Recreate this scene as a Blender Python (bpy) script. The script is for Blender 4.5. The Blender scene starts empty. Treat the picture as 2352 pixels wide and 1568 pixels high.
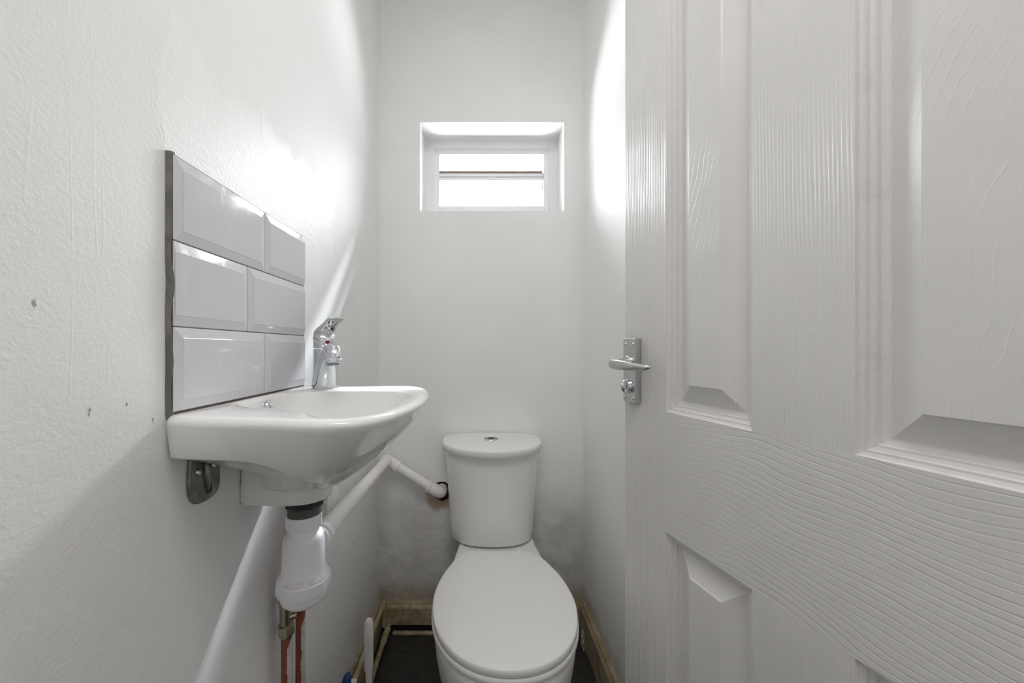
import bpy, bmesh, math, random
import numpy as np
from mathutils import Vector, Matrix, noise as mnoise
random.seed(4)
C = bpy.context.scene.collection
SC = bpy.context.scene
PI = math.pi

# ------------------------------------------------------------------ room measures (metres)
XL, XR, YB = -0.383, 0.406, 1.46        # left wall, right wall, back wall
CAMZ, F = 1.08, 870.0
def P(px, py, d):                        # photograph pixel at depth d -> point
    return Vector(((px-1098)*d/F, d, CAMZ-(py-800)*d/F))

# ------------------------------------------------------------------ node helpers
class MT:
    def __init__(s, name, col=(.8,.8,.8), rough=.5, metal=0.0, spec=.5):
        s.m = bpy.data.materials.new(name); s.m.use_nodes = True
        s.t = s.m.node_tree; s.b = s.t.nodes['Principled BSDF']
        s.out = s.t.nodes['Material Output']
        s.set('Base Color', (*col, 1)); s.set('Roughness', rough); s.set('Metallic', metal); s.set('Specular IOR Level', spec)
        s._co = None; s._h = None
    def set(s, k, v):
        if isinstance(v, bpy.types.NodeSocket): s.t.links.new(v, s.b.inputs[k])
        else: s.b.inputs[k].default_value = v
    def n(s, typ, ins=None, **props):
        nd = s.t.nodes.new(typ)
        for k, v in props.items(): setattr(nd, k, v)
        for k, v in (ins or {}).items():
            if isinstance(v, bpy.types.NodeSocket): s.t.links.new(v, nd.inputs[k])
            else: nd.inputs[k].default_value = v
        return nd
    def co(s):
        if s._co is None: s._co = s.n('ShaderNodeTexCoord').outputs['Object']
        return s._co
    def mapped(s, scale=(1,1,1), rot=(0,0,0), loc=(0,0,0), src=None):
        return s.n('ShaderNodeMapping', {'Vector': src or s.co(), 'Scale': scale, 'Rotation': rot, 'Location': loc}).outputs[0]
    def noise(s, scale=5, detail=3, rough=.5, vec=None, dist=0.0):
        return s.n('ShaderNodeTexNoise', {'Vector': vec or s.co(), 'Scale': scale, 'Detail': detail, 'Roughness': rough, 'Distortion': dist}).outputs['Fac']
    def math(s, op, a, b=0.0, c=0.0):
        return s.n('ShaderNodeMath', {0: a, 1: b, 2: c}, operation=op).outputs[0]
    def ramp(s, v, lo, hi, a=0.0, b=1.0):
        return s.n('ShaderNodeMapRange', {'Value': v, 'From Min': lo, 'From Max': hi, 'To Min': a, 'To Max': b}, interpolation_type='SMOOTHSTEP').outputs[0]
    def mix(s, f, a, b):
        nd = s.n('ShaderNodeMix', data_type='RGBA')
        for i, v in ((0, f), (6, a), (7, b)):
            if isinstance(v, bpy.types.NodeSocket): s.t.links.new(v, nd.inputs[i])
            else: nd.inputs[i].default_value = v if i == 0 else (*v, 1)
        return nd.outputs[2]
    def xyz(s):
        o = s.n('ShaderNodeSeparateXYZ', {0: s.co()}).outputs
        return o[0], o[1], o[2]
    def bump(s, h, strength=.3, dist=.002):
        ins = {'Height': h, 'Strength': strength, 'Distance': dist}
        if s._h is not None: ins['Normal'] = s._h
        s._h = s.n('ShaderNodeBump', ins).outputs[0]
        s.set('Normal', s._h)
        return s

# ------------------------------------------------------------------ mesh helpers
def obj(name, vf, mat, parent=None, smooth=False, angle=None, origin=None, bevel=0, sub=0, kind=None):
    verts, faces = vf[0], vf[1]
    me = bpy.data.meshes.new(name)
    o3 = Vector(origin) if origin is not None else Vector((0,0,0))
    me.from_pydata([Vector(v)-o3 for v in verts], [], faces); me.update()
    bm = bmesh.new(); bm.from_mesh(me)
    bmesh.ops.recalc_face_normals(bm, faces=bm.faces); bm.to_mesh(me); bm.free()
    for m in (mat if isinstance(mat, (list, tuple)) else [mat]): me.materials.append(m.m if isinstance(m, MT) else m)
    if len(vf) > 2:
        for p, i in zip(me.polygons, vf[2]): p.material_index = i
    o = bpy.data.objects.new(name, me); C.objects.link(o)
    if parent is not None: o.parent = parent
    elif origin is not None: o.location = o3
    if smooth:
        for p in me.polygons: p.use_smooth = True
        if angle: 
            me.set_sharp_from_angle(angle=math.radians(angle))
    if bevel:
        b = o.modifiers.new('bevel', 'BEVEL'); b.width = bevel; b.segments = 3; b.limit_method = 'ANGLE'; b.angle_limit = math.radians(40)
        for p in me.polygons: p.use_smooth = True
        me.set_sharp_from_angle(angle=math.radians(40))
        wn = o.modifiers.new('wn', 'WEIGHTED_NORMAL'); wn.keep_sharp = False
        me.set_sharp_from_angle(angle=PI)
    if sub:
        s = o.modifiers.new('sub', 'SUBSURF'); s.levels = s.render_levels = sub
    if kind: o['kind'] = kind
    return o
def thing(name, label, cat, loc=(0,0,0), group=None, rotz=0):
    o = bpy.data.objects.new(name, None); C.objects.link(o)
    o.location = loc; o.rotation_euler = (0,0,rotz); o.empty_display_size = .05
    tag(o, label, cat, group); return o
def tag(o, label, cat, group=None):
    o['label'] = label; o['category'] = cat
    if group: o['group'] = group
    return o
def join(*parts):
    V, Fc, I = [], [], []
    for k, p in enumerate(parts):
        n = len(V); V += [Vector(v) for v in p[0]]; Fc += [[i+n for i in f] for f in p[1]]
        I += list(p[2]) if len(p) > 2 else [0]*len(p[1])
    return V, Fc, I
def midx(p, i): return p[0], p[1], [i]*len(p[1])
def loft(rings, cap0=True, cap1=True, closed=True):
    V = [Vector(v) for r in rings for v in r]; n = len(rings[0]); Fc = []
    for k in range(len(rings)-1):
        for i in range(n if closed else n-1):
            j = (i+1) % n
            Fc.append([k*n+i, k*n+j, (k+1)*n+j, (k+1)*n+i])
    if cap0: Fc.append(list(range(n))[::-1])
    if cap1: Fc.append([(len(rings)-1)*n+i for i in range(n)])
    return V, Fc
def lathe(prof, n=32, c=(0,0,0), axis=(0,0,1), cap=True, sx=1, sy=1):
    q = Vector((0,0,1)).rotation_difference(Vector(axis).normalized()); c = Vector(c)
    rings = [[c + q @ Vector((r*sx*math.cos(2*PI*i/n), r*sy*math.sin(2*PI*i/n), z)) for i in range(n)] for r, z in prof]
    return loft(rings, cap, cap)
def box(x0, x1, y0, y1, z0, z1):
    V = [(x,y,z) for z in (z0,z1) for y in (y0,y1) for x in (x0,x1)]
    return V, [[0,2,3,1],[4,5,7,6],[0,1,5,4],[2,6,7,3],[0,4,6,2],[1,3,7,5]]
def crom(pts, per=8, closed=False):
    pts = [Vector(p) for p in pts]; n = len(pts); out = []
    for i in range(n if closed else n-1):
        g = (lambda k: pts[k % n]) if closed else (lambda k: pts[max(0, min(n-1, k))])
        a, b, c, d = g(i-1), g(i), g(i+1), g(i+2)
        for k in range(per):
            t = k/per
            out.append(.5*((2*b)+(c-a)*t+(2*a-5*b+4*c-d)*t*t+(3*b-a-3*c+d)*t**3))
    if not closed: out.append(pts[-1])
    return out
def tube(path, r, n=16, cap=True, flat=None):
    """round tube along path; r number or list; flat=(axis, factor) squashes the section"""
    path = [Vector(p) for p in path]; R = r if isinstance(r, (list, tuple)) else [r]*len(path)
    t0 = (path[1]-path[0]).normalized()
    up = Vector((0,0,1)) if abs(t0.z) < .9 else Vector((1,0,0))
    nrm = (up - t0*up.dot(t0)).normalized(); rings = []
    for i, p in enumerate(path):
        t = (path[min(i+1, len(path)-1)] - path[max(i-1, 0)]).normalized()
        nrm = (nrm - t*nrm.dot(t)).normalized(); bi = t.cross(nrm)
        rr = R[i] if isinstance(R[i], tuple) else (R[i], R[i])
        rings.append([p + nrm*rr[0]*math.cos(2*PI*k/n) + bi*rr[1]*math.sin(2*PI*k/n) for k in range(n)])
    return loft(rings, cap, cap)
def fillet(pts, rad, seg=8):
    pts = [Vector(p) for p in pts]; out = [pts[0]]
    for a, b, c in zip(pts, pts[1:], pts[2:]):
        u, v = (a-b).normalized(), (c-b).normalized()
        p, q = b+u*rad, b+v*rad
        for k in range(seg+1):
            t = k/seg; out.append(p*(1-t)**2 + b*2*t*(1-t) + q*t*t)
    return out+[pts[-1]]

# ------------------------------------------------------------------ materials
def wall_paint(name, base=(.80,.795,.78), rough=.42, grain=.35):
    m = MT(name, base, rough+.12, spec=.3)
    m.bump(m.noise(190, 4, .6), grain, .0016)
    m.bump(m.noise(9, 3, .5), .25, .006)
    return m
M = {}
# left wall: older matt paint, a smoother repainted band above the tiles, a few scuffs
m = M['wall_left'] = MT('paint_left', (.8,.8,.8), .5, spec=.3)
X, Y, Z = m.xyz()
wob = m.math('MULTIPLY', m.math('SUBTRACT', m.noise(9, 5, .6), .5), .16)
wobz = m.math('MULTIPLY', m.math('SUBTRACT', m.noise(5, 5, .65, vec=m.mapped((1,2,1), loc=(3,1,2))), .5), .20)
yy, zz = m.math('ADD', Y, wob), m.math('ADD', Z, wobz)
patch = m.math('MULTIPLY', m.math('MULTIPLY', m.ramp(yy, .445, .465), m.ramp(yy, 1.02, .985)), m.math('MULTIPLY', m.ramp(zz, 1.22, 1.27), m.ramp(zz, 1.50, 1.455)))
var = m.ramp(m.noise(3.5, 4, .55), .3, .7)
base = m.mix(var, (.83,.828,.82), (.86,.858,.85))
base = m.mix(m.math('MULTIPLY', patch, .9), base, (.885,.883,.876))
for (px, py, d, r) in ((205,943,.373,.0022),(292,928,.413,.0018),(78,697,.3265,.0025),(205,952,.373,.0012),(810,1248,1.157,.004),(352,965,.446,.002)):
    c = P(px, py, d); c.x = XL
    dv = m.n('ShaderNodeVectorMath', {0: m.mapped((1,1,.55), rot=(0,0,0)), 1: (c.x, c.y, c.z*.55)}, operation='DISTANCE').outputs['Value']
    dv = m.math('ADD', dv, m.math('MULTIPLY', m.math('SUBTRACT', m.noise(300, 2), .5), .004))
    base = m.mix(m.ramp(dv, r, r*.4, 0, .75), base, (.22,.21,.20))
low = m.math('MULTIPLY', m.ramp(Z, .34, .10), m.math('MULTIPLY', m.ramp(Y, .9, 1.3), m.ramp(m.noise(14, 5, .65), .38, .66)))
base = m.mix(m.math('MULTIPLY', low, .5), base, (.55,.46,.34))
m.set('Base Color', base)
m.set('Roughness', m.mix(patch, (.58,)*3, (.45,)*3))
m.bump(m.noise(170, 4, .6), .38, .0018); m.bump(m.noise(8, 3, .5), .22, .006)
crk = m.noise(16, 2, .5, vec=m.mapped((1,1,.08)), dist=.6)
m.bump(m.math('MULTIPLY', m.math('MULTIPLY', m.ramp(m.math('ABSOLUTE', m.math('SUBTRACT', crk, .52)), .012, .0), m.ramp(Y, .42, .38)), m.ramp(m.noise(4, 2), .48, .6)), .22, .0009)
m.bump(m.math('MULTIPLY', patch, m.noise(60, 4, .7, vec=m.mapped((1,.35,1)))), .5, .002)

# back wall: clean paint above, blistered and grimy plaster low down, rust round the pipe hole
m = M['wall_back'] = MT('paint_back', (.8,.8,.8), .6, spec=.3)
X, Y, Z = m.xyz()
base = m.mix(m.ramp(m.noise(4, 4), .3, .7), (.855,.853,.845), (.885,.883,.876))
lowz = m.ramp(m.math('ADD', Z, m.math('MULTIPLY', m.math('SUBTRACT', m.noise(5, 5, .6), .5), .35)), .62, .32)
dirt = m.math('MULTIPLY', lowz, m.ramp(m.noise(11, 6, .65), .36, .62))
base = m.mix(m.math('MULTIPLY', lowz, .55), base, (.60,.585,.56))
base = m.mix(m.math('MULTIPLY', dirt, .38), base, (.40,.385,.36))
foot = m.math('MULTIPLY', m.ramp(m.math('ADD', Z, m.math('MULTIPLY', m.math('SUBTRACT', m.noise(22, 4, .6), .5), .12)), .21, .12), .7)
base = m.mix(foot, base, (.36,.29,.18))
hc = P(1016, 1128, YB)
dv = m.n('ShaderNodeVectorMath', {0: m.co(), 1: (hc.x-.012, YB, hc.z-.022)}, operation='DISTANCE').outputs['Value']
dv = m.math('ADD', dv, m.math('MULTIPLY', m.math('SUBTRACT', m.noise(45, 4, .7), .5), .05))
base = m.mix(m.ramp(dv, .062, .036, 0, .8), base, (.40,.27,.15))
m.set('Base Color', base)
m.bump(m.noise(170, 4, .6), .22, .0016)
m.bump(m.math('MULTIPLY', m.ramp(m.noise(8, 4, .55, dist=.3), .42, .62), lowz), .4, .006)
m.bump(m.math('MULTIPLY', m.noise(30, 5, .6, vec=m.mapped((1,1,1.8))), lowz), .35, .004)
m = M['wall_right'] = wall_paint('paint_right', (.90,.898,.892), .42, .25)
X, Y, Z = m.xyz()
base = m.mix(m.math('MULTIPLY', m.ramp(m.math('ADD', Z, m.math('MULTIPLY', m.math('SUBTRACT', m.noise(16, 4, .6), .5), .14)), .19, .12), .55), (.90,.898,.892), (.42,.35,.23))
m.set('Base Color', base)
M['hall'] = wall_paint('paint_hall', (.80,.79,.78), .5)
M['reveal'] = MT('paint_reveal', (.86,.86,.86), .4); M['reveal'].bump(M['reveal'].noise(60, 3), .15, .001)

m = M['floor'] = MT('floor_vinyl', (.05,.048,.045), .42)
g = m.noise(14, 5, .6, vec=m.mapped((1,9,1), rot=(0,0,.75)))
fc = m.mix(m.ramp(g, .3, .72), (.022,.020,.018), (.055,.050,.046))
fc = m.mix(m.ramp(m.noise(230, 2, .5), .74, .78, 0, .8), fc, (.45,.42,.38))
m.set('Base Color', fc); m.bump(g, .15, .001)

m = M['skirt'] = MT('skirting_paint', (.5,.45,.33), .5)
g = m.ramp(m.noise(12, 6, .62), .35, .65); g2 = m.ramp(m.noise(40, 4, .6), .5, .72)
m.set('Base Color', m.mix(m.math('MULTIPLY', g2, .55), m.mix(g, (.34,.27,.155), (.50,.43,.29)), (.17,.11,.06)))
m.bump(m.noise(60, 4), .3, .002)
m = M['pipe_paint'] = MT('old_pipe_paint', (.5,.45,.3), .45)
g = m.ramp(m.noise(25, 5, .6), .4, .68)
m.set('Base Color', m.mix(m.math('MULTIPLY', g, .6), (.50,.44,.28), (.24,.15,.07)))
m.bump(m.noise(90, 3), .25, .001)

def door_mat(name, along_z, wavy=False):
    m = MT(name, (.70,.69,.68), .34)
    s = (1, 1, .03) if along_z else (.03, 1, 1)
    warp = m.noise(2.2, 2, .5, vec=m.mapped((1,1,1)))
    if wavy:
        X, Y, Z = m.xyz()
        ph = m.math('ADD', m.math('MULTIPLY', X, 430.0), m.math('MULTIPLY', Z, -120.0))
        ph = m.math('ADD', ph, m.math('MULTIPLY', m.noise(3.2, 2, .5, vec=m.mapped((1.5,1,1))), 60.0))
        ph = m.math('ADD', ph, m.math('MULTIPLY', m.noise(30, 4, .6), 4.5))
        lines = m.ramp(m.math('SINE', ph), .88, 1.0)
        lines = m.math('MULTIPLY', lines, m.ramp(m.noise(9, 3, .6), .40, .66))
        m.bump(m.math('ADD', lines, m.math('MULTIPLY', m.noise(120, 3), .6)), .30, .0011)
    else:
        X, Y, Z = m.xyz()
        a = X if along_z else Z
        b = Z if along_z else X
        dist = m.noise(3.0, 2, .5, vec=m.mapped((1.2,1,.5) if along_z else (.8,1,1.6)))
        ph = m.math('ADD', m.math('MULTIPLY', a, 290.0 if along_z else 165.0), m.math('MULTIPLY', dist, 9.0 if along_z else 15.0))
        fine = m.noise(30, 2, .5, vec=m.mapped((4,1,.12) if along_z else (.12,1,4)))
        ph = m.math('ADD', ph, m.math('MULTIPLY', fine, 1.6 if along_z else .9))
        w = m.math('SINE', m.math('MULTIPLY', ph, 4.2))
        if along_z: h = m.ramp(w, -.6, 1.0)
        else: h = m.math('SUBTRACT', 1.0, m.ramp(w, .72, 1.0))
        amp = m.ramp(m.noise(8, 2, .5, vec=m.mapped((1,1,.2) if along_z else (.3,1,1))), .3, .65, .35, 1.0)
        h = m.math('MULTIPLY', h, amp)
        m.bump(m.math('ADD', h, m.math('MULTIPLY', m.noise(160, 3), .3)), .42 if along_z else .34, .0011)
    c = m.mix(m.ramp(m.noise(5, 4, .6), .3, .7), (.68,.67,.66), (.72,.71,.70))
    m.set('Base Color', c)
    return m
M['door_v'] = door_mat('door_grain_upright', True)
M['door_h'] = door_mat('door_grain_level', False)
M['door_p'] = door_mat('door_grain_panel', True, True)
m = M['door_mould'] = MT('door_moulding', (.70,.69,.68), .34)
m.bump(m.noise(90, 3, .5), .1, .0006)
gr = m.ramp(m.noise(30, 5, .65), .55, .75)
m.set('Base Color', m.mix(m.math('MULTIPLY', gr, .22), (.70,.69,.68), (.42,.36,.31)))

M['ceramic'] = MT('ceramic', (.83,.828,.82), .10); M['ceramic'].set('Coat Weight', .3)
M['ceramic'].bump(M['ceramic'].noise(14, 1), .03, .002)
m = M['ceramic_wc'] = MT('ceramic_toilet', (.85,.848,.842), .22)
m = M['tile'] = MT('tile_glaze', (.60,.60,.63), .09)
t = m.ramp(m.noise(60, 4, .6, vec=m.mapped((1,1,.3))), .52, .8)
m.set('Roughness', m.mix(t, (.10,)*3, (.30,)*3)); m.set('Base Color', m.mix(m.math('MULTIPLY', t, .3), (.60,.60,.625), (.72,.72,.74)))
m.bump(m.noise(25, 1), .04, .001)
m = M['tile_edge'] = MT('tile_side_grout', (.12,.12,.115), .8)
m.set('Base Color', m.mix(m.ramp(m.noise(30, 4), .4, .7), (.13,.132,.125), (.20,.195,.185))); m.bump(m.noise(120, 4), .5, .002)
M['joint'] = MT('tile_joint', (.23,.225,.225), .8)
M['biscuit'] = MT('tile_biscuit', (.085,.055,.045), .8)
M['seat'] = MT('seat_plastic', (.86,.858,.85), .32)
M['pvc_white'] = MT('white_plastic', (.78,.77,.80), .35)
m = M['pvc_pipe'] = MT('waste_pipe_plastic', (.78,.76,.70), .35)
m.set('Base Color', m.mix(m.ramp(m.noise(18, 5, .65), .52, .75, 0, .5), (.86,.85,.82), (.62,.50,.38)))
M['trap_white'] = MT('trap_plastic', (.87,.86,.89), .32)
m = M['trap_dirty'] = MT('trap_body_plastic', (.78,.77,.8), .36)
X, Y, Z = m.xyz()
du = m.math('MULTIPLY', m.ramp(m.noise(22, 5, .7), .42, .68), m.math('ADD', m.ramp(m.math('ABSOLUTE', m.math('SUBTRACT', Z, -.036)), .012, .0), m.ramp(m.math('ABSOLUTE', m.math('SUBTRACT', Z, -.103)), .008, .0)))
m.set('Base Color', m.mix(m.math('MULTIPLY', du, .55), (.86,.85,.88), (.36,.33,.29)))
M['chrome'] = MT('chrome', (.78,.80,.82), .07, 1.0)
M['chrome_door'] = MT('worn_chrome', (.62,.615,.61), .22, 1.0)
M['chrome_door'].set('Roughness', M['chrome_door'].ramp(M['chrome_door'].noise(40, 3, .5), .3, .7, .20, .27))
m = M['zinc'] = MT('zinc_plate', (.22,.24,.215), .38, .85)
m.set('Base Color', m.mix(m.ramp(m.noise(50, 4), .35, .7), (.20,.225,.19), (.33,.35,.32)))
M['steel'] = MT('bright_screw', (.72,.73,.73), .2, 1.0)
M['brass'] = MT('plated_brass', (.42,.39,.31), .22, 1.0)
M['black'] = MT('black_rubber', (.012,.012,.013), .35)
m = M['thread'] = MT('clear_thread', (.24,.235,.225), .18)
m.set('Transmission Weight', .35)
M['dark'] = MT('dark_gap', (.03,.022,.016), .9)
M['hole'] = MT('broken_plaster', (.20,.105,.05), .9)
M['hole'].set('Base Color', M['hole'].mix(M['hole'].ramp(M['hole'].noise(60, 4), .4, .65), (.30,.15,.07), (.05,.03,.02))); M['hole'].bump(M['hole'].noise(90, 4), 1, .004)
M['slot'] = MT('button_groove', (.10,.10,.11), .3, .5)
M['red'] = MT('red_dot', (.32,.012,.012), .25); M['bluedot'] = MT('blue_dot', (.02,.02,.14), .25)
M['mesh_grey'] = MT('aerator_mesh', (.20,.21,.22), .4, .7)
M['upvc'] = MT('window_frame_white', (.80,.81,.82), .3)
M['brown'] = MT('window_bar_brown', (.20,.135,.12), .5)
M['block'] = MT('chalky_block', (.90,.895,.88), .6); M['block'].bump(M['block'].noise(45, 5, .7), .9, .006)
M['bluep'] = MT('blue_plastic', (.008,.045,.16), .3)
M['brushw'] = MT('brush_plastic', (.80,.78,.76), .35)
M['bristle'] = MT('bristle_white', (.75,.74,.72), .8)
M['dust'] = MT('dust', (.55,.52,.5), .9)
m = M['copper'] = MT('copper_pipe', (.6,.3,.2), .45)
X, Y, Z = m.xyz()
side = m.math('ADD', m.math('MULTIPLY', X, .89), m.math('MULTIPLY', Y, .45))
edge = m.math('ADD', m.math('MULTIPLY', m.math('SUBTRACT', m.noise(28, 5, .65, vec=m.mapped((1,1,.45))), .5), .014), m.ramp(Z, -.05, -.02, 0.0, -.012))
pt = m.ramp(m.math('ADD', side, edge), -.0003, .0003)
cop = m.mix(m.ramp(m.noise(55, 4, .6, vec=m.mapped((1,1,.4))), .45, .65), (.27,.075,.035), (.13,.035,.02))
m.set('Base Color', m.mix(pt, cop, m.mix(m.ramp(m.noise(150, 3), .4, .7), (.60,.585,.54), (.45,.43,.39))))
m.set('Roughness', .5); m.bump(m.math('ADD', pt, m.noise(200, 3)), .3, .001)

m = M['glass'] = MT('window_glass')
tr = m.n('ShaderNodeBsdfTransparent'); gl = m.n('ShaderNodeBsdfGlossy', {'Roughness': .02})
fr = m.n('ShaderNodeFresnel', {'IOR': 1.3})
mx = m.n('ShaderNodeMixShader', {0: fr.outputs[0], 1: tr.outputs[0], 2: gl.outputs[0]})
m.t.links.new(mx.outputs[0], m.out.inputs['Surface'])

# ------------------------------------------------------------------ SETTING
H = 2.55
obj('floor', box(XL-.1, .95, -1.6, YB+.05, -.06, 0), M['floor'], kind='structure')
obj('ceiling', box(XL-.1, .95, -1.6, YB+.3, H, H+.08), M['hall'], kind='structure')
obj('wall_left', box(XL-.10, XL, -1.6, YB+.25, 0, H), M['wall_left'], kind='structure')
YJ = .865
obj('wall_right', join(box(XR, XR+.42, YJ, YB+.25, 0, H), box(.82, .95, -1.6, YJ, 0, H)), M['wall_right'], kind='structure')
obj('wall_front', box(XL-.1, .95, -1.7, -1.6, 0, H), M['hall'], kind='structure')

# back wall with window opening and a broken hole for the waste pipe
WX0, WX1, WZ0, WZ1 = -.2235, .3320, 1.6086, 1.951
RD = .125
hx0, hx1, hz0, hz1 = hc.x-.075, hc.x+.075, hc.z-.075, hc.z+.075
def q(x0, x1, z0, z1, y=YB): return [(x0,y,z0),(x1,y,z0),(x1,y,z1),(x0,y,z1)], [[0,1,2,3]]
bw = [q(XL, XR, WZ1, H), q(XL, WX0, WZ0, WZ1), q(WX1, XR, WZ0, WZ1), q(XL, XR, hz1, WZ0), q(XL, XR, 0, hz0), q(XL, hx0, hz0, hz1), q(hx1, XR, hz0, hz1)]
n = 40; inner, outer, deep = [], [], []
for i in range(n):
    a = 2*PI*i/n; ca, sa = math.cos(a), math.sin(a)
    r = .036 + .006*mnoise.noise(Vector((ca*1.6, sa*1.6, 5))) + .003*mnoise.noise(Vector((ca*5, sa*5, 1)))
    k = .075/max(abs(ca), abs(sa))
    outer.append((hc.x+ca*k, YB, hc.z+sa*k)); inner.append((hc.x+ca*r, YB, hc.z+sa*r)); deep.append((hc.x+ca*r*.9, YB+.05, hc.z+sa*r*.9))
bw.append(loft([outer, inner], False, False)); bw.append(midx(loft([inner, deep], False, True), 1))
yo = YB+RD
bw.append(midx(join(([(WX0,YB,WZ1),(WX1,YB,WZ1),(WX1,yo,WZ1),(WX0,yo,WZ1)], [[0,1,2,3]]), ([(WX0,YB,WZ0),(WX1,YB,WZ0),(WX1,yo,WZ0),(WX0,yo,WZ0)], [[0,1,2,3]]),
   ([(WX0,YB,WZ0),(WX0,YB,WZ1),(WX0,yo,WZ1),(WX0,yo,WZ0)], [[0,1,2,3]]), ([(WX1,YB,WZ0),(WX1,YB,WZ1),(WX1,yo,WZ1),(WX1,yo,WZ0)], [[0,1,2,3]])), 2))
# outer leaf of the wall so that no daylight leaks in round the frame
yw = yo+.0325
for (a, b, c, d) in ((XL, XR, WZ1, H), (XL, WX0, WZ0, WZ1), (WX1, XR, WZ0, WZ1), (XL, XR, 0, WZ0)): bw.append(box(a, b, yo+.024, yw, c, d))
obj('wall_back', join(*bw), [M['wall_back'], M['hole'], M['reveal']], kind='structure')

# window
win = bpy.data.objects.new('window_1', None); C.objects.link(win); win.location = ((WX0+WX1)/2, yo, WZ0); win['kind'] = 'structure'
win['label'] = 'small white window set deep in the back wall with a brown edged rail'
wo = win.location
def rect_ring(prof, x0, x1, z0, z1):
    return loft([[(x0+i, y, z0+i), (x1-i, y, z0+i), (x1-i, y, z1-i), (x0+i, y, z1-i)] for i, y in prof], False, False)
fx0, fx1, fz0, fz1 = WX0, WX1, WZ0, WZ1
obj('outer_frame', rect_ring([(0,yo+.032),(0,yo),(.034,yo),(.038,yo+.008),(.052,yo+.011),(.052,yo+.032)], fx0, fx1, fz0, fz1), M['upvc'], win, origin=wo)
ix0, ix1, iz0, iz1 = -.163, .2845, 1.680, 1.904
ox0, ox1, oz0, oz1 = fx0+.0515, fx1-.0515, fz0+.0515, fz1-.0515
sash = [box(ox0, ox0+.009, yo+.013, yo+.032, oz0, oz1), box(ox1-.003, ox1, yo+.013, yo+.032, oz0, oz1), box(ox0+.009, ox1-.003, yo+.013, yo+.032, oz0, oz0+.020), box(ox0+.009, ox1-.003, yo+.013, yo+.032, oz1-.002, oz1)]
obj('sash_frame', join(*sash), M['upvc'], win, origin=wo)
ry = yo+.018; zt = P(0, 393, ry).z; zb = P(0, 415, ry).z
rail = obj('sash_rail', join(box(ox0+.009, ox1-.003, ry, ry+.014, zt-.023, zt-.006), box(ox0+.009, ox1-.003, ry-.005, ry+.014, zb, zb+.012), box(ox0+.009, ox1-.003, ry+.006, ry+.014, zb+.010, zt-.02)), M['upvc'], win, origin=wo, bevel=.0015)
obj('seal_strip', box(ox0+.008, ox1-.008, ry-.002, ry+.014, zt-.009, zt), M['brown'], rail, origin=wo)
cx = P(1128, 0, ry).x; cz = P(0, 411, ry).z
cat = [tube([(cx+s*.012+.0055*math.cos(a), ry-.004, cz+.003+.0045*math.sin(a)) for a in [PI*2*k/20 for k in range(21)]], .0013, 8) for s in (-1, 1)]
cat.append(box(cx-.010, cx+.010, ry-.008, ry, cz-.003, cz+.004)); cat.append(box(cx-.018, cx+.018, ry-.004, ry+.001, cz-.006, cz-.002))
obj('catch', join(*cat), M['upvc'], rail, origin=wo)
a, b = P(1246, 425, yo+.006), P(1239, 469, yo+.006)
obj('stay_arm', join(tube([a, b], .0018, 8), tube([a+Vector((.001,0,.014)), a+Vector((0,0,-.018))], .0024, 8)), M['steel'], win, origin=wo)
obj('pane', join(box(ox0+.004, ox1-.004, yo+.022, yo+.025, zt-.004, oz1-.004), box(ox0+.004, ox1-.004, yo+.022, yo+.025, oz0+.004, zb+.004)), M['glass'], win, origin=wo)

# skirtings
def skirt_profile(t, h): return [(0,0),(t,0),(t,h-.018),(t*.86,h-.012),(t*.72,h-.008),(t*.6,h),(0,h)]
def skirt(name, axis, base, t, h, a, b):
    pr = skirt_profile(t, h)
    if axis == 'L': rings = [[(base+p, y, z) for p, z in pr] for y in (a, b)]
    if axis == 'R': rings = [[(base-p, y, z) for p, z in pr] for y in (a, b)]
    if axis == 'B': rings = [[(x, base-p, z) for p, z in pr] for x in (a, b)]
    return obj(name, loft(rings), M['skirt'], kind='structure')
skirt('baseboard_left', 'L', XL, .016, .112, .35, YB)
skirt('baseboard_right', 'R', XR, .022, .125, YJ, YB)
sb = skirt('baseboard_back', 'B', YB, .018, .080, XL+.016, XR-.022); sb.location.z = .028
obj('skirting_gap_shade', box(XL+.016, XR-.022, YB-.006, YB-.001, 0, .028), M['dark'], kind='structure')  # near-black strip painting in the shade of the gap under the back skirting
obj('trim_2', box(-.322, -.02, 1.424, 1.438, 0, .011), M['pipe_paint'], kind='structure', bevel=.003)

# ------------------------------------------------------------------ DOOR (local: x along the leaf from the latch edge, y into the leaf, z up)
hD = .125
ux, uy = -.2278, -.9737       # direction towards the hinge in (X, Y): X grows, Y falls
E = Vector((.342, .880, 0))
DW, DT, DH = .762, .035, 1.98
door = bpy.data.objects.new('door_1', None); C.objects.link(door); door['kind'] = 'structure'
door['label'] = 'white wood grain panelled door standing open on the right, worn chrome lever near its edge'
door.location = E
door.rotation_euler = (0, 0, math.atan2(-.9737, .2278))
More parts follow.
